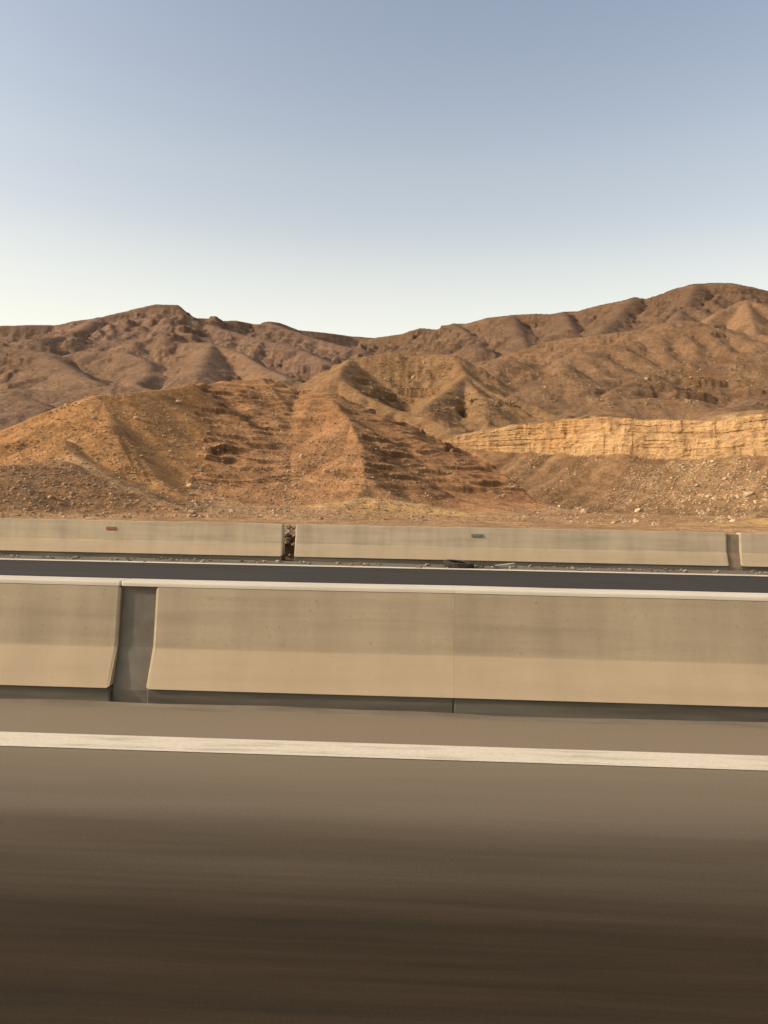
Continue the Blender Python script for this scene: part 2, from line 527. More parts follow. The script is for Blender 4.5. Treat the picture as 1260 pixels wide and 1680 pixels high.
def detail(x, y, z, owner, below):
    """Noise relief, gullies and rock ledges added to the ridges."""
    r = np.hypot(x, y)
    d = np.zeros_like(z)

    def band(lam, amp, lo, hi, seed, oct=3, ridged=True):
        g = smooth01(r, lo, hi)
        fade = np.clip(below / (4 * amp + 1e-6), 0.08, 1)
        n = fbm(x / lam, y / lam, oct, seed, 0.5, ridged)
        return amp * g * fade * (n - (0.45 if ridged else 0))
    d += band(170, 9, 380, 640, 31, 5)
    d += band(60, 4.5, 260, 520, 41, 5)
    d += band(22, 1.0, 110, 240, 51)
    d += band(8, 0.35, 60, 110, 61) * np.where(owner == KEYS.index('strata'), 0.5, 1.0)
    d += band(30, 3.2, 420, 700, 43, 4)
    d += band(12, 1.4, 260, 460, 47)
    d += 0.11 * np.clip(r / 100, .6, 4) * fbm(x / 2.6, y / 2.6, 3, 71) * np.clip(below / 0.4, .4, 1)
    cen = owner == KEYS.index('centre')
    d = d + np.where(cen, 1.5 * np.clip(below / 4, 0.1, 1) * (fbm(x / 14, y / 14, 4, 53, 0.55, True) - 0.4), 0)
    plain = owner == KEYS.index('plain')
    d = np.where(plain, d * 0.1 + 0.10 * fbm(x / 7, y / 5, 3, 81), d)
    z2 = z + d
    # rock ledges
    ledge = np.zeros_like(z)
    hard = np.zeros_like(z)  # dark bed lines, with undercut shade painted along the ledges

    def terraces(zz, h, warp, mask, sharp):
        ph = (zz + warp) / h
        f = ph - np.floor(ph)
        st = smooth01(f, 0.5 - sharp, 0.5 + sharp)
        return mask * h * (st - f) * 0.8
    k = lambda n: owner == KEYS.index(n)
    patch = smooth01(fbm(x / 14, y / 14, 3, 91), -0.25, 0.25)
    patch2 = smooth01(fbm(x / 4, y / 4, 3, 93), -0.35, 0.15)
    warp = 0.035 * x + 0.5 * fbm(x / 15, y / 15, 2, 95)
    warp = warp + 0.22 * fbm(x / 3.5, y / 3.5, 3, 96)
    along = x + 0.6 * y
    bed1 = smooth01(fbm(along / 6.0, (z2 + warp) / 1.1, 2, 111), -0.15, 0.25)
    bed2 = smooth01(fbm(along / 4.0, (z2 + warp) / 0.5, 2, 113), -0.1, 0.25)
    bed3 = smooth01(fbm(along / 7.0, (z2 + warp) / 1.8, 2, 115), 0.0, 0.3)
    ms = k('strata') * smooth01(z, 1.5, 3.5) * (0.45 + 0.55 * patch)
    ledge += terraces(z2, 0.95, warp, ms * bed1 * 1.0, 0.06)
    ledge += terraces(z2 + ledge, 0.50, warp * 1.3, ms * bed2 * 1.15, 0.07)
    ledge += terraces(z2 + ledge, 1.9, warp, ms * bed3 * 0.35, 0.05)
    for hh, wv, bm_, wd in ((0.95, warp, bed1, 0.10), (0.50, warp * 1.3, bed2 * 0.8, 0.13), (1.9, warp, bed3, 0.06)):
        f_ = (z2 + wv) / hh
        f_ = f_ - np.floor(f_)
        hard = np.maximum(hard, ms * bm_ * np.exp(-((f_ - 0.5) / wd) ** 2))
    # rubble chutes down the scree
    q_ = k('quarry')
    ycq = cut_at(x)[0]
    uq = x - 0.5 * (y - ycq)
    ledge += np.where(q_ & (y < ycq - 0.5), 0.28 * fbm(uq / 1.8, (y - ycq) / 30, 3, 117), 0)
    mr = (k('rightmid') | k('centre')) * patch * smooth01(fbm(x / 40, y / 40, 3, 97), -0.1, 0.3)
    ledge += terraces(z2, 4.0, 0.05 * x + 2.5 * fbm(x / 40, y / 40, 2, 99), mr * np.clip(below / 3, 0, 1) * 1.25, 0.06)
    ledge += terraces(z2 + ledge, 1.8, 0.05 * x + 2.0 * fbm(x / 30, y / 30, 3, 119), mr * smooth01(fbm((x + y) / 25, z2 / 2.5, 2, 121), 0.0, 0.3), 0.07)
    fr = (z2 + 0.05 * x + 2.5 * fbm(x / 40, y / 40, 2, 99)) / 4.0
    hard = np.maximum(hard, 0.6 * mr * np.exp(-((fr - np.floor(fr) - 0.5) / 0.08) ** 2) * smooth01(fbm((x + y) / 18, z2 / 4, 3, 123), -0.1, 0.2))
    mb = (k('backright') | k('backleft') | k('leftmid')) * smooth01(fbm(x / 90, y / 90, 3, 101), -0.15, 0.3)
    ledge += terraces(z2, 13.0, 0.03 * x + 5 * fbm(x / 120, y / 120, 2, 103), mb * np.clip(below / 10, 0, 1), 0.12) * 0.55
    mt = (k('backright') | k('backleft')) * (1 - smooth01(below, 20, 55)) * np.clip(below / 4, 0, 1) * smooth01(fbm(x / 70, y / 70, 3, 107), -0.2, 0.2)
    ledge += terraces(z2, 7.0, 0.02 * x + 3 * fbm(x / 50, y / 50, 3, 108), mt, 0.10) * 0.9
    ledge += terraces(z2, 5.0, 0.03 * x + 3 * fbm(x / 60, y / 60, 2, 104), mb * np.clip(below / 10, 0, 1) * smooth01(fbm(x / 50, y / 50, 3, 105), -0.1, 0.2), 0.12) * 0.6
    return z2 + ledge, ledge, hard


def erode(Z, cell, n, steps, rate, seed):
    """Vectorised droplet erosion on a regular grid; returns the change of height."""
    g = np.random.default_rng(seed)
    H, W = Z.shape
    Z = Z / cell
    Z0 = Z.copy()
    for batch in range(6):
        m = n // 6
        px = g.uniform(1, W - 3, m); py = g.uniform(1, H - 3, m)
        dx = np.zeros(m); dy = np.zeros(m); vel = np.ones(m); wat = np.ones(m); sed = np.zeros(m)
        alive = np.ones(m, bool)
        for s in range(steps):
            ix = px.astype(int); iy = py.astype(int); fx = px - ix; fy = py - iy
            i0 = iy * W + ix
            zf = Z.ravel()
            z00 = zf[i0]; z10 = zf[i0 + 1]; z01 = zf[i0 + W]; z11 = zf[i0 + W + 1]
            gx = (z10 - z00) * (1 - fy) + (z11 - z01) * fy
            gy = (z01 - z00) * (1 - fx) + (z11 - z10) * fx
            h = (z00 * (1 - fx) + z10 * fx) * (1 - fy) + (z01 * (1 - fx) + z11 * fx) * fy
            dx = dx * 0.3 - gx * 0.7; dy = dy * 0.3 - gy * 0.7
            l = np.hypot(dx, dy) + 1e-9
            dx /= l; dy /= l
            nx = np.clip(px + dx, 1, W - 3); ny = np.clip(py + dy, 1, H - 3)
            jx = nx.astype(int); jy = ny.astype(int); ux = nx - jx; uy = ny - jy
            j0 = jy * W + jx
            hn = (zf[j0] * (1 - ux) + zf[j0 + 1] * ux) * (1 - uy) + (zf[j0 + W] * (1 - ux) + zf[j0 + W + 1] * ux) * uy
            dh = hn - h
            cap = np.maximum(-dh, 0.02) * vel * wat * 4
            amt = np.where(dh > 0, -np.minimum(dh, sed), np.where(sed > cap, -(sed - cap) * 0.3, np.minimum((cap - sed) * rate, np.maximum(-dh, 0))))
            amt = np.where(alive, amt, 0)
            sed = sed + amt
            idx = np.concatenate((i0, i0 + 1, i0 + W, i0 + W + 1))
            wgt = np.concatenate((amt * (1 - fx) * (1 - fy), amt * fx * (1 - fy), amt * (1 - fx) * fy, amt * fx * fy))
            Z = Z - np.clip(np.bincount(idx, wgt, H * W), -0.02, 0.02).reshape(H, W)
            vel = np.sqrt(np.maximum(vel * vel - dh * 1.0, 0.05)); vel = np.minimum(vel, 3)
            wat *= 0.985
            px, py = nx, ny
    D = np.clip((Z - Z0) * cell, -2.2 * cell, 1.2 * cell)
    for _ in range(1 if cell > 1 else 2):
        D = (D + np.roll(D, 1, 0) + np.roll(D, -1, 0) + np.roll(D, 1, 1) + np.roll(D, -1, 1)) / 5
    return D


def sample_grid(D, x, y, x0, y0, cell):
    H, W = D.shape
    gx = (x - x0) / cell; gy = (y - y0) / cell
    inside = (gx > 1) & (gx < W - 3) & (gy > 1) & (gy < H - 3)
    gx = np.clip(gx, 0, W - 2.001); gy = np.clip(gy, 0, H - 2.001)
    ix = gx.astype(int); iy = gy.astype(int); fx = gx - ix; fy = gy - iy
    v = (D[iy, ix] * (1 - fx) + D[iy, ix + 1] * fx) * (1 - fy) + (D[iy + 1, ix] * (1 - fx) + D[iy + 1, ix + 1] * fx) * fy
    edge = np.minimum(np.minimum(gx, W - 2 - gx), np.minimum(gy, H - 2 - gy))
    return np.where(inside, v * np.clip(edge / 12, 0, 1), 0)


def grid_delta(x0, x1, y0, y1, cell, n, steps, rate, seed):
    xs = np.arange(x0, x1, cell); ys = np.arange(y0, y1, cell)
    X, Y = np.meshgrid(xs, ys)
    z, ow, be = field(X, Y)
    z, ldg, _ = detail(X, Y, z, ow, be)
    z = z - ldg
    return erode(z, cell, n, steps, rate, seed)


D_FAR = grid_delta(-800, 700, 180, 1200, 3.0, 220000, 60, 0.25, 1) * 1.1
D_NEAR = grid_delta(-150, 150, 56, 330, 0.7, 120000, 50, 0.18, 2) * 0.55

# terrain mesh: a fan of rows from the plain to behind the skyline, finer where nearer
NCOL = 1000
GROUND_ALBEDO = np.array((0.94, 0.80, 0.61))
az = np.linspace(R(-47), R(42), NCOL)
rows = [40.0]
while rows[-1] < 1250:
    q = rows[-1]
    rows.append(q + (0.5 if q < 55 else 0.30 if q < 128 else 0.55 if q < 160 else 0.0046 * q if q < 420 else 0.0050 * q if q < 700 else 2.4 if q < 1020 else 0.008 * q))
rows = np.array(rows)
NR = len(rows)
A, RR = np.meshgrid(az, rows)
X = np.sin(A) * RR
Y = np.cos(A) * RR
Z, OWN, BEL = field(X, Y)
Z, LEDGE, BED_SHADE = detail(X, Y, Z, OWN, BEL)
wfar = smooth01(RR, 230, 330)
qi = KEYS.index('quarry')
near_er = sample_grid(D_NEAR, X, Y, -150, 56, 0.7)
yc, zf_, zt_ = cut_at(X)
near_cut = smooth01(np.abs(Y - yc), 2.0, 6.0)
Z = Z + sample_grid(D_FAR, X, Y, -800, 180, 3.0) * wfar + near_er * (1 - wfar) * np.where(OWN == qi, near_cut * 0.6, 1)
Z = np.where(RR < 46, np.minimum(Z, 0.02), Z)


def terrain_z(x, y):
    """Height of the built terrain at (x, y) arrays."""
    r = np.hypot(x, y); a = np.arctan2(x, y)
    ci = np.clip((a - az[0]) / (az[1] - az[0]), 0, NCOL - 1.001)
    ri = np.clip(np.interp(r, rows, np.arange(NR)), 0, NR - 1.001)
    c0 = ci.astype(int); r0 = ri.astype(int); fc = ci - c0; fr = ri - r0
    return (Z[r0, c0] * (1 - fc) + Z[r0, c0 + 1] * fc) * (1 - fr) + (Z[r0 + 1, c0] * (1 - fc) + Z[r0 + 1, c0 + 1] * fc) * fr


ELEV = (Z - CAM_H) / RR
ELEV_MAX = np.maximum.accumulate(ELEV, axis=0)


def hits(px, py):
    """Ground points seen at photograph pixels: first place along each sight line where the terrain rises to it."""
    out = []
    for a, b in zip(px, py):
        v = fwd * FPX + rgt * (a - IMW / 2) - up * (b - IMH / 2)
        h = math.hypot(v.x, v.y)
        c = int(round((math.atan2(v.x, v.y) - az[0]) / (az[1] - az[0])))
        if not 0 <= c < NCOL: continue
        k = int(np.searchsorted(ELEV_MAX[:, c], v.z / h))
        if 0 < k < NR:
            out.append((v.x / h * rows[k], v.y / h * rows[k]))
    return np.array(out).reshape(-1, 2)


# ground colour: hill tint, pale limestone, dark beds with ledge shade painted in, sand in hollows
tint = np.zeros((NR, NCOL, 3))
for i, kx in enumerate(KEYS):
    tint[OWN == i] = HILLS[kx][1]
for _ in range(14):     # blend neighbouring hills a little
    tint[1:-1, 1:-1] = (tint[1:-1, 1:-1] * 2 + tint[2:, 1:-1] + tint[:-2, 1:-1] + tint[1:-1, 2:] + tint[1:-1, :-2]) / 6
big = fbm(X / np.clip(RR * .12, 8, 90), Y / np.clip(RR * .12, 8, 90), 4, 201)
tint *= (1 + 0.20 * big)[..., None]
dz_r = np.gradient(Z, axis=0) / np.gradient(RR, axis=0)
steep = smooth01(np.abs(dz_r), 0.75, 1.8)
tint *= (1 - np.where(OWN == KEYS.index('strata'), 0.42, 0.25) * steep)[..., None]  # steep ledge rock darker, undercut shade painted in
tint = tint * (1 - 0.55 * BED_SHADE[..., None]) + np.array((0.13, 0.07, 0.04)) * 0.25 * BED_SHADE[..., None]  # ledge lines darkened: bed colour plus painted undercut shade
bed = fbm((Z + 0.035 * X) / np.clip(RR * .006, .5, 5), X / np.clip(RR * .25, 20, 300), 3, 211)
bedmask = np.isin(OWN, [KEYS.index(k) for k in ('strata', 'backleft', 'backright', 'rightmid', 'leftmid')])
tint *= np.where(bedmask, 1 + 0.24 * bed, 1)[..., None]
# smooth sandy track slanting down the left mound
tr = hits([118, 160, 205, 250, 295, 335], [752, 776, 798, 818, 836, 850])
td = np.full(X.shape, 1e3)
for a_, b_ in zip(tr[:-1], tr[1:]):
    e_ = b_ - a_
    t_ = np.clip(((X - a_[0]) * e_[0] + (Y - a_[1]) * e_[1]) / (e_ @ e_ + 1e-9), 0, 1)
    td = np.minimum(td, np.hypot(X - a_[0] - t_ * e_[0], Y - a_[1] - t_ * e_[1]))
tk = (1 - smooth01(td + 0.5 * fbm(X / 1.5, Y / 1.5, 3, 227), 0.7, 1.5))[..., None]
tint = tint * (1 - tk) + np.array((0.50, 0.335, 0.20)) * tk
# pale stony patches
s = OWN == qi
u_ = (X - 0.5 * (Y - yc)); v_ = (Y - yc)
streak = fbm(u_ / 1.8, v_ / 30, 4, 117)
tint = np.where(s[..., None], tint * (1 + 0.8 * streak)[..., None], tint)
pale = smooth01(X, 14, 48) * s * smooth01(fbm(u_ / 5, v_ / 30, 3, 221), -0.25, 0.35)
tint = tint * (1 - 0.75 * pale[..., None]) + np.array((0.50, 0.37, 0.225)) * 0.75 * pale[..., None]
inwall = s & (X > cf[3, 0] + 3) & (Y - yc > -0.9) & (Y - yc < 5)
wallmix = (inwall * smooth01(fbm(X / 2.5, Y / 2.5, 4, 223) + 0.5 - 0.16 * np.maximum(Y - yc, 0), 0.0, 0.4))[..., None]
tint = tint * (1 - wallmix) + np.array((0.50, 0.37, 0.22)) * wallmix
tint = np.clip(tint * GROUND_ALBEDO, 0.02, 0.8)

idx = np.arange(NR * NCOL).reshape(NR, NCOL)
quads = np.stack((idx[:-1, :-1], idx[:-1, 1:], idx[1:, 1:], idx[1:, :-1]), -1).reshape(-1, 4)
qown = OWN[:-1, :-1].reshape(-1)
V = np.stack((X, Y, Z), -1).reshape(-1, 3)
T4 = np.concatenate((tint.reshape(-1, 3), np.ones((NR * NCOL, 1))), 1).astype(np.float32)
NAMES = {'plain': 'desert_ground', 'front': 'rubble_hill', 'rubble': 'rubble_hill', 'strata': 'layered_hill', 'heap': 'sand_hill',
         'quarry': 'scree_hill', 'centre': 'rocky_hill', 'leftmid': 'desert_hill', 'rightmid': 'desert_hill', 'backleft': 'mountain', 'backright': 'mountain', 'cone': 'rock_hill'}
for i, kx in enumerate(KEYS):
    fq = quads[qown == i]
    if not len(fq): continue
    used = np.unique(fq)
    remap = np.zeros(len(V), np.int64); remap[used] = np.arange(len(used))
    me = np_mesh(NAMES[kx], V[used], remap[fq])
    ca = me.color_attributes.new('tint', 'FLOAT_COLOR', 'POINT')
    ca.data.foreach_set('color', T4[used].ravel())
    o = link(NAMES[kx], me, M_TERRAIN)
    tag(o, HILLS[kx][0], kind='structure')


# ------------------------------------------------------------------ quarry wall
def build_cliff():
    s = np.arange(cf[3, 0] + 3.0, 96, 0.13)
    nv = 64
    t = np.linspace(-0.12, 1.0, nv)
    S, T = np.meshgrid(s, t)
    ycl, zf, zt = cut_at(S)
    wob = 0.5 * perlin(S * .35, S * 0 + 3, 5) + 0.2 * perlin(S * 1.3, S * 0 + 8, 6)
    top = zt - 0.25 + 0.55 * fbm(S / 3.5, S * 0 + 4, 5, 301, 0.6)
    Zc = zf - 0.3 + (top - zf + 0.3) * T
    hgt = np.maximum(zt - zf, 0.2)
    zz = Zc + 0.02 * S
    strata = fbm(zz / 0.55, S / 25, 3, 303)
    lump = fbm(S / 1.7, zz / 1.1, 4, 305)
    crack = fbm(S / 0.9, zz / 5, 3, 307, 0.5, True)
    bench = smooth01(T + 0.06 * fbm(S / 6, T, 2, 309), 0.50, 0.54) * 0.5
    fine = fbm(S / 0.5, zz / 0.4, 3, 315)
    groove = sum(np.exp(-((T - c_ - 0.02 * fbm(S / 8, S * 0 + c_, 3, 317)) / 0.012) ** 2) * smooth01(fbm(S / 5, S * 0 + 9 * c_, 3, 319), -0.2, 0.2) for c_ in (0.22, 0.41, 0.63, 0.80))
    out = -0.20 * groove + 0.20 * strata + 0.26 * lump + 0.20 * crack + 0.12 * fine
    amp = np.clip(hgt / 3.0, 0.15, 1)
    lean = 0.30 * hgt * np.clip(T, 0, 1)
    Yc = ycl + wob - 0.55 + lean * 0.45 + bench * amp - out * amp
    last = smooth01(T, 0.965, 1.0)
    Yc = Yc + last * 2.0
    Zc = Zc - last * 0.25
    V = np.stack((S, Yc, Zc), -1).reshape(-1, 3)
    n, m = len(s), nv
    idx = np.arange(n * m).reshape(m, n)
    q = np.stack((idx[:-1, :-1], idx[:-1, 1:], idx[1:, 1:], idx[1:, :-1]), -1).reshape(-1, 4)
    me = np_mesh("quarry_cliff", V, q, False)
    colr = np.array((0.62, 0.46, 0.285)) * (1 - 0.16 * groove + 0.16 * strata + 0.16 * fbm(S / 5, zz / 2.5, 3, 311))[..., None]
    warm = smooth01(fbm(S / 8, zz / 3, 3, 313), 0.0, 0.5)[..., None] * 0.55
    colr = colr * (1 - warm) + np.array((0.52, 0.31, 0.15)) * warm
    fd = (0.35 + 0.65 * smooth01(S + 5 * fbm(S / 4, zz / 2, 3, 321), s[0], s[0] + 24))[..., None]
    colr = colr * fd + np.array((0.38, 0.265, 0.155)) * (1 - fd)
    c4 = np.concatenate((np.clip(colr * GROUND_ALBEDO * 0.88, .03, .8).reshape(-1, 3), np.ones((n * m, 1))), 1).astype(np.float32)
    ca = me.color_attributes.new('tint', 'FLOAT_COLOR', 'POINT')
    ca.data.foreach_set('color', c4.ravel())
    o = link("quarry_cliff", me, M_TERRAIN)
    tag(o, "pale yellow banded rock wall of the quarry cut above the scree", kind='structure')


build_cliff()

# ------------------------------------------------------------------ ground and roads
def sheet(name, x0, x1, y0, y1, z, mat, label, nx=1, ny=1, kind='structure'):
    xs = np.linspace(x0, x1, nx + 1); ys = np.linspace(y0, y1, ny + 1)
    Xs, Ys = np.meshgrid(xs, ys)
    V = np.stack((Xs, Ys, np.full_like(Xs, z)), -1).reshape(-1, 3)
    idx = np.arange(len(V)).reshape(ny + 1, nx + 1)
    q = np.stack((idx[:-1, :-1], idx[:-1, 1:], idx[1:, 1:], idx[1:, :-1]), -1).reshape(-1, 4)
    o = link(name, np_mesh(name, V, q, False), mat)
    return tag(o, label, kind=kind)


XR = 120
NEAR_Y, FAR_Y = 5.26, 18.15
sheet("ground", -4000, 4000, -4000, 6000, -0.08, M_SAND, "open desert ground stretching out to the horizon", 4, 4)
sheet("near_road", -XR, XR, -9.0, 6.1, 0.0, M_ROAD, "dark streaked asphalt lane in front of the near barrier")
sheet("far_road", -XR, XR, 6.104, 16.95, -0.004, M_FAR_ROAD, "dark asphalt of the opposite carriageway between the two barriers")
sheet("far_shoulder", -XR, XR, 16.953, 19.2, -0.002, M_SHOULDER, "dusty hard shoulder along the foot of the far barrier")
sheet("road_marking", -XR, XR, 4.34, 4.60, 0.004, M_LINE, "wide cream edge line painted before the near barrier")
sheet("road_marking", -XR, XR, 16.96, 17.30, 0.004, M_LINE, "thin white edge line along the far shoulder")
sheet("road_marking", -XR, XR, 6.55, 6.75, 0.002, M_LINE, "white edge line behind the near barrier")


# ------------------------------------------------------------------ barriers
def x_at(px, py, y):
    v = fwd * FPX + rgt * (px - IMW / 2) - up * (py - IMH / 2)
    return v.x / v.y * y


def extrude(name, prof, x0, x1, mat, parent, seed, chamfer=0.03, wobble=0.004, step=0.25, ends=None):
    """A cast profile (y, z) run along x, its arrises softened and its line a little uneven."""
    n = max(3, int((x1 - x0) / step))
    n = min(n, 240)
    e0, e1 = ends or (chamfer, chamfer)
    xs = np.concatenate(([x0, x0 + e0], np.linspace(x0, x1, n + 1)[1:-1], [x1 - e1, x1]))
    xs = np.unique(xs)
    p = np.array(prof, float)
    c = p.mean(0)
    m = len(p)
    V = []
    for i, xv in enumerate(xs):
        pr = p.copy()
        if i in (0, len(xs) - 1):
            d = p - c
            pr = p - d / (np.linalg.norm(d, axis=1, keepdims=True) + 1e-6) * (e0 if i == 0 else e1) * 0.8
            pr[p[:, 1] < 0.002, 1] = 0
        wv = np.array([xv + (parent.location.x if parent else 0)])
        dz = wobble * float(perlin(wv * 0.9, wv * 0 + seed, 7)[0]); dy = wobble * float(perlin(wv * 0.7, wv * 0 + seed, 9)[0])
        k = np.clip(p[:, 1] / 0.5, 0, 1)
        for (yy, z), kk in zip(pr, k):
            V.append((xv, yy + dy * kk, z + dz * kk))
    bm = bmesh.new()
    vs_ = [bm.verts.new(v) for v in V]
    for i in range(len(xs) - 1):
        for j in range(m):
            a, b = i * m + j, i * m + (j + 1) % m
            bm.faces.new((vs_[a], vs_[b], vs_[b + m], vs_[a + m]))
    bm.faces.new([vs_[j] for j in range(m)][::-1])
    bm.faces.new([vs_[(len(xs) - 1) * m + j] for j in range(m)])
    bmesh.ops.recalc_face_normals(bm, faces=bm.faces)
    me = bpy.data.meshes.new(name)
    bm.to_mesh(me); bm.free()
    o = link(name, me, mat, parent)
    return o


def fillet(pts, r=0.02):
    """Round the corners of an open list of (y, z) points."""
    out = [pts[0]]
    for a, b, c in zip(pts[:-2], pts[1:-1], pts[2:]):
        a, b, c = map(np.array, (a, b, c))
        u = (a - b) / np.linalg.norm(a - b); v = (c - b) / np.linalg.norm(c - b)
        rr = min(r, 0.4 * np.linalg.norm(a - b), 0.4 * np.linalg.norm(c - b))
        p0, p2 = b + u * rr, b + v * rr
        for t in (0, 0.5, 1):
            out.append(tuple((1 - t) ** 2 * p0 + 2 * t * (1 - t) * b + t * t * p2))
    out.append(pts[-1])
    return out


def barrier(x0, x1, y0, H, brk, label, seed, cap, group, ends=(0.03, 0.03), bridge=0.0):
    root = empty("concrete_barrier", ((x0 + x1) / 2, y0, 0))
    tag(root, label, "barrier", group)
    mx = (x0 + x1) / 2
    a, b = x0 - mx, x1 - mx
    tw = 0.20
    cz = 0.035 if cap else 0.0
    hz = H - cz
    prof = fillet([(0.0, 0.124), (0.13, brk), (0.19, hz), (0.19 + tw, hz), (0.45, brk), (0.568, 0.124)], 0.007)
    extrude("barrier_wall", prof, a, b, M_CONC if cap else M_CONC_PALE, root, seed, ends=ends)
    extrude("plinth", [(0.02, 0.0), (0.02, 0.1238), (0.55, 0.1238), (0.55, 0.0)], a + .0005, b - .0005, M_FOOT, root, seed + 1, 0.01, 0)
    if cap:
        pc = fillet([(0.187, hz + .0005), (0.189, H - .012), (0.20, H), (0.38, H), (0.391, H - .012), (0.393, hz + .0005)], 0.01)
        extrude("lit_top_strip", pc, a - bridge, b, M_CAP, root, seed, 0.02, ends=(ends[0] * .6, ends[1] * .6))
    return root


gx = x_at(222, 1050, 5.40)
jx = x_at(745, 1050, 5.40)
G = 0.13
b1 = barrier(-60, gx - G, NEAR_Y, 0.85, 0.385, "near concrete barrier length to the left of the dark recessed joint", 1, True, "near concrete barrier lengths", (0.03, 0.018))
b2 = barrier(gx + G, jx - 0.0004, NEAR_Y, 0.85, 0.385, "near concrete barrier length between the dark recessed joint and the faint tight joint", 1, True, "near concrete barrier lengths", (0.018, 0.0015), 2 * G - 0.004)
b3 = barrier(jx + 0.0004, 60, NEAR_Y, 0.85, 0.385, "near concrete barrier length running right from the faint tight joint", 1, True, "near concrete barrier lengths", (0.0015, 0.03))
# added fill paints the open joint's shade; it belongs to the middle length
mx = b2.location.x
extrude("gap_fill", [(0.055, 0.0), (0.055, 0.10), (0.165, brk_ := 0.385), (0.222, 0.814), (0.358, 0.814), (0.415, brk_), (0.52, 0.10), (0.52, 0.0)],
        gx - G - mx + .002, gx + G - mx - .002, M_FILL, b2, 5, 0.004, 0.0, 0.1)

f1x = x_at(474, 890, 18.3)
f2x = x_at(1203, 905, 18.3)
FG = 0.15
c1 = barrier(-90, f1x - FG, FAR_Y, 0.885, 0.43, "far concrete barrier length with a red reflector, left of the open gap", 11, False, "far concrete barrier lengths")
c2 = barrier(f1x + FG, f2x - FG, FAR_Y, 0.885, 0.43, "far concrete barrier length with a dark plate, between its two gaps", 12, False, "far concrete barrier lengths")
c3 = barrier(f2x + FG, 90, FAR_Y, 0.885, 0.43, "far concrete barrier length right of the narrow brownish gap", 13, False, "far concrete barrier lengths")


fx = f2x - c2.location.x
extrude("gap_fill", [(0.05, 0.0), (0.05, 0.09), (0.17, 0.43), (0.225, 0.85), (0.355, 0.85), (0.41, 0.43), (0.53, 0.09), (0.53, 0.0)],
        fx - FG + .002, fx + FG - .002, M_FILL_WARM, c2, 15, 0.004, 0.0, 0.1)


def plate(name, px, py, w, h, mat, root, label):
    x = x_at(px, py, 18.3); z = 0.70
    x -= root.location.x
    bm = bmesh.new()
    bmesh.ops.create_cube(bm, size=1)
    bmesh.ops.scale(bm, vec=(w, 0.03, h), verts=bm.verts)
    bmesh.ops.bevel(bm, geom=bm.edges[:], offset=0.008, segments=2, affect='EDGES')
    ang = math.atan2(0.06, 0.455)
    bmesh.ops.rotate(bm, matrix=Matrix.Rotation(-ang, 3, 'X'), verts=bm.verts)
    bmesh.ops.translate(bm, vec=(x, 0.13 + 0.06 * (z - .43) / .455 - 0.006, z), verts=bm.verts)
    me = bpy.data.meshes.new(name); bm.to_mesh(me); bm.free()
    o = link(name, me, mat, root)
    tag(o, label)


plate("reflector", 182, 872, 0.24, 0.08, M_RED, c1, "small red reflector")
plate("plate", 783, 885, 0.28, 0.075, M_DGREY, c2, "small dark grey plate")


# ------------------------------------------------------------------ litter on the far shoulder
def tyre(x, y, Rr=0.35, w=0.12):
    root = empty("discarded_tyre", (x, y, 0.0))
    tag(root, "black worn tyre lying flat on the far shoulder beside the white line", "tyre")
    bm = bmesh.new()
    n = 56
    prof = [(0.58, -0.30), (0.60, -0.42), (0.78, -0.5), (0.93, -0.47), (1.0, -0.36), (1.0, 0.36), (0.93, 0.47), (0.78, 0.5), (0.60, 0.42), (0.58, 0.30), (0.64, 0.26), (0.90, 0.30), (0.90, -0.30), (0.64, -0.26)]
    rings = []
    for i in range(n):
        a = 2 * math.pi * i / n
        rings.append([bm.verts.new((math.cos(a) * q * Rr, math.sin(a) * q * Rr, w / 2 + zz * w)) for q, zz in prof])
    for i in range(n):
        for j in range(len(prof)):
            k = (j + 1) % len(prof)
            bm.faces.new((rings[i][j], rings[(i + 1) % n][j], rings[(i + 1) % n][k], rings[i][k]))
    bmesh.ops.recalc_face_normals(bm, faces=bm.faces)
    for f in bm.faces: f.smooth = True
    me = bpy.data.meshes.new("casing"); bm.to_mesh(me); bm.free()
    link("casing", me, M_RUBBER, root)
    bm = bmesh.new()
    for i in range(36):
        a = 2 * math.pi * i / 36
        for zz in (-0.2, 0.2):
            mt = Matrix.Translation((math.cos(a) * Rr, math.sin(a) * Rr, w / 2 + zz * w)) @ Matrix.Rotation(a + 0.3 * zz, 4, 'Z') @ Matrix.Diagonal((0.016, 0.034, 0.045, 1))
            bmesh.ops.create_cube(bm, size=1, matrix=mt)
    me = bpy.data.meshes.new("tread"); bm.to_mesh(me); bm.free()
    link("tread", me, M_RUBBER, root)
    root.rotation_euler = (R(4), R(3), 0.4)
    root.location.z = 0.015


tx = x_at(752, 929, 17.55)
tyre(tx, 17.62)


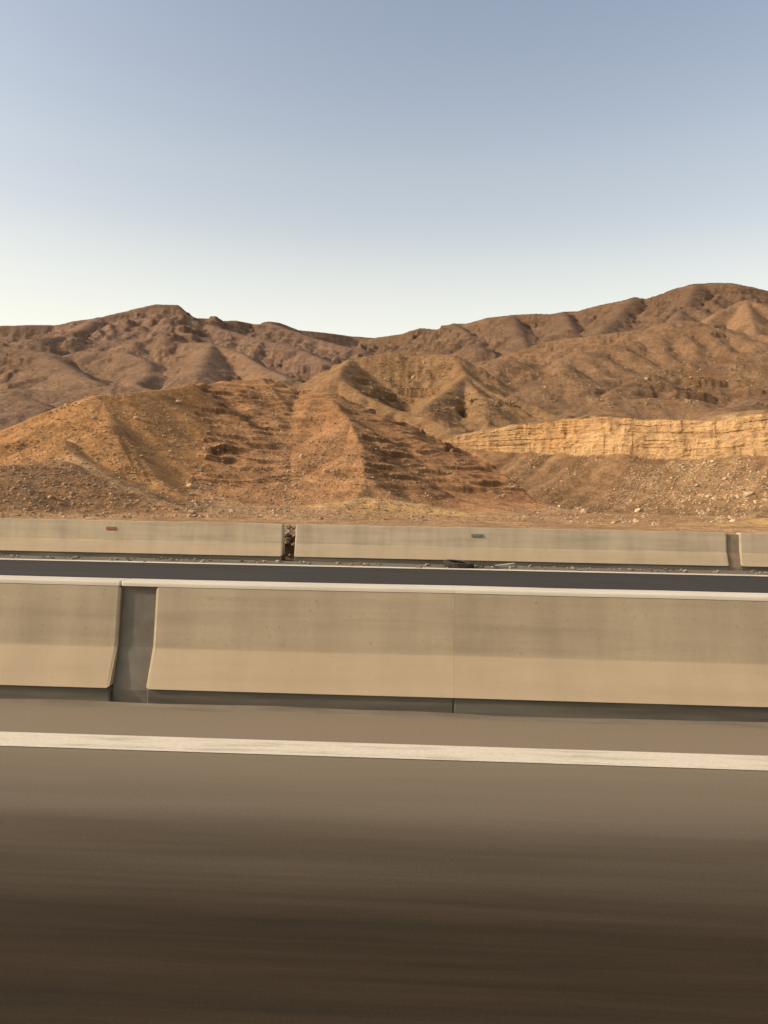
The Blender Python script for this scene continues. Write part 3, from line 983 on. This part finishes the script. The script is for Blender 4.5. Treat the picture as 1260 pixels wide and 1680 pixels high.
def board(px, y, L, w, t, rot, label, mat, name, bend=0.0):
    x = x_at(px, 929, y)
    n = 8
    bm = bmesh.new()
    rows_ = []
    for i in range(n + 1):
        u = -0.5 + i / n
        z = bend * (0.25 - u * u) * 4 * L * 0.25 + 0.02
        ww = w * (1 - 0.25 * abs(u) + 0.08 * math.sin(9 * u))
        rows_.append([bm.verts.new((u * L, sy * ww / 2, z + sz * t)) for sy, sz in ((-1, 0), (1, 0), (1, 1), (-1, 1))])
    for a, b in zip(rows_[:-1], rows_[1:]):
        for j in range(4):
            k = (j + 1) % 4
            bm.faces.new((a[j], b[j], b[k], a[k]))
    bm.faces.new(rows_[0]); bm.faces.new(rows_[-1][::-1])
    bmesh.ops.recalc_face_normals(bm, faces=bm.faces)
    me = bpy.data.meshes.new(name); bm.to_mesh(me); bm.free()
    o = link(name, me, mat)
    o.location = (x, y, 0.0); o.rotation_euler = (0, R(-6) if bend == 0 else 0, rot)
    o.location.z = 0.03 if bend == 0 else 0
    tag(o, label, "debris")
    return o


board(826, 17.75, 0.55, 0.13, 0.03, 0.35, "pale bleached board lying on the far shoulder right of the tyre", M_WOOD, "wooden_board")
board(800, 17.55, 0.50, 0.12, 0.018, -0.1, "curled black tyre scrap lying between the tyre and the pale board", M_RUBBER, "tyre_scrap", 0.35)


# ------------------------------------------------------------------ rocks
def rock_shape(seed, sub):
    g = random.Random(seed)
    bm = bmesh.new()
    bmesh.ops.create_icosphere(bm, subdivisions=sub, radius=1)
    planes = []
    for _ in range(7):
        v = Vector((g.gauss(0, 1), g.gauss(0, 1), g.gauss(0, 1))).normalized()
        planes.append((v, g.uniform(0.55, 0.9)))
    sc = Vector((g.uniform(0.8, 1.25), g.uniform(0.7, 1.0), g.uniform(0.5, 0.8)))
    for v in bm.verts:
        for n_, d_ in planes:
            e = v.co.dot(n_) - d_
            if e > 0: v.co -= n_ * e
        v.co *= 1 + g.uniform(-0.06, 0.06)
        v.co = Vector((v.co.x * sc.x, v.co.y * sc.y, v.co.z * sc.z))
    return bm


def rock_mat(name, c):
    m, nt, b = new_mat(name)
    co = node(nt, 'ShaderNodeTexCoord').outputs['Object']
    info = node(nt, 'ShaderNodeObjectInfo')
    n = noise(nt, co, 2.5, 4, 0.6)
    cc = mix(nt, 'MULTIPLY', c, ramp(nt, n, [(0.3, grey(0.75)), (0.7, grey(1.2))]))
    cc = mix(nt, 'MULTIPLY', cc, ramp(nt, info.outputs['Random'], [(0, (0.8, 0.78, 0.76)), (1, (1.12, 1.12, 1.12))]))
    nt.links.new(cc, b.inputs['Base Color'])
    b.inputs['Roughness'].default_value = 0.95
    b.inputs['Specular IOR Level'].default_value = 0.1
    bump(nt, b, n, 0.4, 0.1)
    return m


ROCK_MATS = {'pale': rock_mat("limestone_rock", (0.52, 0.375, 0.22)), 'tan': rock_mat("tan_rock", (0.48, 0.325, 0.19)), 'brown': rock_mat("brown_rock", (0.34, 0.22, 0.13))}
ROCKS = {}
for kx, mt in ROCK_MATS.items():
    ROCKS[kx] = []
    for i in range(6):
        bm = rock_shape(100 + i, 2)
        me = bpy.data.meshes.new("boulder"); bm.to_mesh(me); bm.free()
        me.materials.append(mt)
        ROCKS[kx].append(me)


def scatter(poly, n, g):
    """n photograph pixels spread inside a polygon."""
    poly = np.array(poly, float)
    lo, hi = poly.min(0), poly.max(0)
    out = []
    while len(out) < n:
        p = g.uniform(lo, hi, (n * 3, 2))
        x, y = p[:, 0], p[:, 1]
        ins = np.zeros(len(p), bool)
        j = len(poly) - 1
        for i in range(len(poly)):
            xi, yi = poly[i]; xj, yj = poly[j]
            c = ((yi > y) != (yj > y)) & (x < (xj - xi) * (y - yi) / (yj - yi + 1e-9) + xi)
            ins ^= c; j = i
        out += list(p[ins])
    return np.array(out[:n])


#  (outline in the photograph, boulders, rubble pieces, colour, largest size m, label, group)
ROCK_FIELDS = [
    ([(1110, 770), (1180, 752), (1262, 745), (1262, 830), (1200, 858), (1130, 858), (1100, 830)], 42, 1500, 'pale', 0.55,
     "pale boulder in the dense rubble of the scree at the right edge", "boulders in the dense right scree rubble"),
    ([(1000, 830), (1040, 790), (1110, 752), (1180, 750), (1110, 800), (1080, 850)], 24, 900, 'pale', 0.45,
     "pale boulder in the diagonal stony streak of the scree below the quarry wall", "boulders in the diagonal scree streak"),
    ([(870, 835), (920, 828), (1000, 845), (1080, 850), (1090, 862), (960, 860), (880, 850)], 18, 350, 'tan', 0.55,
     "tan boulder at the foot of the scree just above the far barrier", "boulders at the scree foot"),
    ([(470, 760), (520, 740), (545, 700), (560, 720), (510, 790), (470, 848), (430, 848)], 22, 900, 'tan', 0.5,
     "brown boulder tumbled in the gully between the layered face and its spur", "boulders in the layered hill gully"),
    ([(560, 720), (600, 735), (610, 790), (590, 830), (540, 800), (520, 770)], 8, 700, 'tan', 0.4,
     "brown boulder on the sunlit face of the central spur", "boulders on the central spur"),
    ([(300, 800), (330, 760), (350, 800), (390, 830), (380, 850), (310, 850)], 26, 700, 'tan', 0.5,
     "tan boulder in the rubble where the orange hill meets the layered hill", "boulders between the two near hills"),
    ([(40, 720), (160, 650), (240, 640), (300, 690), (310, 760), (250, 790), (150, 740)], 26, 900, 'tan', 0.45,
     "loose tan boulder strewn on the face of the orange rubble hill", "boulders on the orange hill face"),
    ([(275, 650), (310, 630), (318, 640), (285, 700), (250, 690)], 10, 420, 'tan', 0.45,
     "boulder on the stony rib at the crest of the orange hill", "boulders on the orange hill rib"),
    ([(0, 770), (60, 740), (120, 770), (200, 800), (260, 850), (0, 850)], 26, 900, 'brown', 0.35,
     "brown boulder on the low rubble mound behind the far barrier at left", "boulders on the low left mound"),
    ([(575, 592), (640, 580), (745, 584), (740, 605), (690, 640), (650, 662), (620, 655), (600, 620)], 14, 900, 'tan', 1.1,
     "tan boulder on the rocky knoll around the dark gully", "boulders on the rocky knoll"),
    ([(860, 640), (950, 610), (1100, 590), (1250, 580), (1250, 640), (1140, 650), (1000, 640)], 14, 900, 'tan', 1.0,
     "tan boulder among the broken ledges of the brown hillside at right", "boulders on the ledges of the right hillside"),
]
ICO = rock_shape(5, 1)
ico_v = [np.array([v.co[:] for v in rock_shape(40 + i, 1).verts]) for i in range(8)]
ICO.faces.ensure_lookup_table()
ico_f = np.array([[v.index for v in f.verts] for f in ICO.faces])
grock = np.random.default_rng(21)


def rubble_object(name, P2, sizes, tints, label, mat):
    """Thousands of small stones joined in one mesh."""
    n = len(P2)
    zt = terrain_z(P2[:, 0], P2[:, 1])
    allv, allc = np.zeros((n, 12, 3), np.float32), np.ones((n, 12, 4), np.float32)
    th = grock.uniform(0, 6.283, n); c, s_ = np.cos(th), np.sin(th)
    var = grock.integers(0, 8, n)
    B = np.stack(ico_v)[var] * sizes[:, None, None]
    allv[..., 0] = B[..., 0] * c[:, None] - B[..., 1] * s_[:, None] + P2[:, 0, None]
    allv[..., 1] = B[..., 0] * s_[:, None] + B[..., 1] * c[:, None] + P2[:, 1, None]
    allv[..., 2] = B[..., 2] + zt[:, None] + sizes[:, None] * 0.15
    allc[..., :3] = tints[:, None, :]
    f = (ico_f[None] + (np.arange(n) * 12)[:, None, None]).reshape(-1, 3)
    me = np_mesh(name, allv.reshape(-1, 3), f, False)
    ca = me.color_attributes.new('tint', 'FLOAT_COLOR', 'POINT')
    ca.data.foreach_set('color', allc.ravel())
    o = link(name, me, mat)
    tag(o, label, kind='stuff')


TCOL = {'pale': (0.56, 0.40, 0.235), 'tan': (0.47, 0.32, 0.185), 'brown': (0.33, 0.21, 0.125)}
rub_p, rub_s, rub_t = [], [], []
for poly, nb, nr, kind, smax, label, group in ROCK_FIELDS:
    h = hits(*scatter(poly, nb, grock).T)
    for bi, (x, y) in enumerate(h):
        sz = smax * (0.30 + 0.33 * grock.random() ** 2) if bi else smax * 1.05
        o = bpy.data.objects.new("boulder", ROCKS[kind][grock.integers(0, 6)])
        col.objects.link(o)
        o.location = (x, y, float(terrain_z(np.array([x]), np.array([y]))[0]) + sz * 0.12)
        o.scale = (sz, sz, sz)
        o.rotation_euler = (grock.normal(0, .25), grock.normal(0, .25), grock.uniform(0, 6.28))
        tag(o, "small " + label if bi else "largest " + label, "boulder", group)
    pts = scatter(poly, nr, grock)
    # clump the small stones
    cn = fbm(pts[:, 0] / 28, pts[:, 1] / 20, 2, 401)
    pts = pts[cn > np.quantile(cn, 0.35)]
    h = hits(*pts.T)
    rub_p.append(h)
    rub_s.append(smax * (0.10 + 0.22 * grock.random(len(h)) ** 2.5))
    rub_t.append(np.array(TCOL[kind]) * grock.uniform(0.75, 1.15, (len(h), 1)))
# sparse stones over all the near slopes
pts = scatter([(0, 650), (540, 640), (700, 770), (760, 850), (1000, 800), (1260, 745), (1260, 858), (0, 850)], 5500, grock)
h = hits(*pts.T)
rub_p.append(h); rub_s.append(0.05 + 0.16 * grock.random(len(h)) ** 3)
rub_t.append(np.array(TCOL['tan']) * grock.uniform(0.7, 1.1, (len(h), 1)))
# stony streaks running down the scree
pts = scatter([(700, 760), (760, 740), (1110, 752), (1180, 760), (1020, 850), (860, 845)], 4500, grock)
cn = fbm((pts[:, 0] + pts[:, 1] * 1.2) / 60, (pts[:, 0] - pts[:, 1]) / 300, 3, 405)
h = hits(*pts[cn > 0.12].T)
rub_p.append(h); rub_s.append(0.05 + 0.16 * grock.random(len(h)) ** 3)
rub_t.append(np.array(TCOL['tan']) * grock.uniform(0.7, 1.15, (len(h), 1)))
# and over the rocky knoll and the broken hillside behind
pts = scatter([(560, 600), (640, 578), (745, 582), (900, 590), (1060, 560), (1260, 550), (1260, 665), (1000, 672), (760, 690), (640, 670)], 6000, grock)
cn = fbm(pts[:, 0] / 45, pts[:, 1] / 16, 3, 403)
h = hits(*pts[cn > 0.16].T)
rub_p.append(h); rub_s.append(0.15 + 0.45 * grock.random(len(h)) ** 3)
rub_t.append(np.array((0.33, 0.225, 0.135)) * grock.uniform(0.7, 1.15, (len(h), 1)))
rubble_object("rubble", np.concatenate(rub_p), np.concatenate(rub_s), np.concatenate(rub_t),
              "loose stones and rubble strewn over the near slopes and scree", M_TERRAIN)


# rubble bank behind the open gap of the far barrier
def gap_bank():
    n = 420
    x = grock.normal(f1x - 0.2, 0.8, n); y = 19.05 + np.abs(grock.normal(0, 0.7, n))
    z = np.clip(0.86 - 0.25 * np.abs(y - 20.0) - 0.18 * np.abs(x - f1x), 0, 1) * grock.random(n) ** 0.4
    sz = 0.05 + 0.10 * grock.random(n) ** 2
    B = np.stack(ico_v)[grock.integers(0, 8, n)] * sz[:, None, None] + np.stack((x, y, z), -1)[:, None, :]
    f = (ico_f[None] + (np.arange(n) * 12)[:, None, None]).reshape(-1, 3)
    # earth core of the bank
    bm = bmesh.new()
    bmesh.ops.create_icosphere(bm, subdivisions=4, radius=1)
    cv = np.array([v.co[:] for v in bm.verts]); cfc = np.array([[v.index for v in q.verts] for q in bm.faces]); bm.free()
    cv = cv * (1 + 0.12 * fbm(cv[:, 0] * 2 + cv[:, 2], cv[:, 1] * 2, 3, 411))[:, None] * (2.4, 1.0, 0.72) + (f1x - 0.2, 20.15, -0.05)
    V = np.concatenate((cv, B.reshape(-1, 3)))
    F = np.concatenate((cfc, f + len(cv)))
    me = np_mesh("rubble_bank", V, F, False)
    c4 = np.ones((len(V), 4), np.float32)
    c4[:len(cv), :3] = (0.30, 0.20, 0.12)
    c4[len(cv):, :3] = np.repeat(np.array((0.40, 0.28, 0.17)) * grock.uniform(0.6, 1.2, (n, 1)), 12, 0)
    ca = me.color_attributes.new('tint', 'FLOAT_COLOR', 'POINT')
    ca.data.foreach_set('color', c4.ravel())
    o = link("rubble", me, M_TERRAIN)
    tag(o, "brown stony bank behind the open gap of the far barrier", kind='stuff')


gap_bank()


# wind-blown sand along the barrier feet
def drift(name, y0, y1, label, seed, colr, zoff):
    xs = np.arange(-40, 40, 0.06)
    v = np.linspace(0, 1, 7)
    Xs, Vv = np.meshgrid(xs, v)
    w = (y1 - y0) * np.clip(0.45 + 0.55 * fbm(Xs / 2.5, Xs * 0 + seed, 4, seed), 0.05, 1.2)
    Ys = y1 - w * (1 - Vv)
    Zs = zoff + 0.022 * Vv ** 2 * np.clip(0.6 + fbm(Xs / 1.5, Vv, 2, seed + 1), 0.1, 1.5) - 0.004 * (Vv < 0.01)
    V = np.stack((Xs, Ys, Zs), -1).reshape(-1, 3)
    idx = np.arange(len(V)).reshape(7, len(xs))
    q = np.stack((idx[:-1, :-1], idx[:-1, 1:], idx[1:, 1:], idx[1:, :-1]), -1).reshape(-1, 4)
    o = link(name, np_mesh(name, V, q), plain_mat(name + "_grit", colr, 0.95, 0.3, 3, (0.5, 3, 1)))
    tag(o, label, kind='stuff')


drift("sand_drift", NEAR_Y - 0.16, NEAR_Y + 0.02, "thin brown grit washed against the foot of the near barrier", 501, (0.20, 0.155, 0.105), 0.003)
drift("sand_drift", 17.45, FAR_Y + 0.035, "dark grit and dirt along the foot of the far barrier", 511, (0.17, 0.14, 0.10), 0.003)


def gravel(name, n, y0, y1, smin, smax, label):
    x = grock.uniform(-14, 14, n)
    keep = fbm(x / 0.9, x * 0 + y0, 3, 421) > -0.1
    x = x[keep]; n = len(x)
    y = y1 - np.abs(grock.normal(0, 1, n)) * (y1 - y0) * 0.5
    sz = smin + (smax - smin) * grock.random(n) ** 3
    B = np.stack(ico_v)[grock.integers(0, 8, n)] * sz[:, None, None] + np.stack((x, y, sz * 0.35), -1)[:, None, :]
    f = (ico_f[None] + (np.arange(n) * 12)[:, None, None]).reshape(-1, 3)
    me = np_mesh(name, B.reshape(-1, 3), f, False)
    c4 = np.ones((n * 12, 4), np.float32)
    c4[:, :3] = np.repeat(np.array((0.30, 0.235, 0.16)) * grock.uniform(0.6, 1.4, (n, 1)), 12, 0)
    ca = me.color_attributes.new('tint', 'FLOAT_COLOR', 'POINT')
    ca.data.foreach_set('color', c4.ravel())
    o = link(name, me, M_TERRAIN)
    tag(o, label, kind='stuff')


gravel("gravel", 900, 17.4, FAR_Y - 0.02, 0.012, 0.06, "stones and grit gathered against the foot of the far barrier")
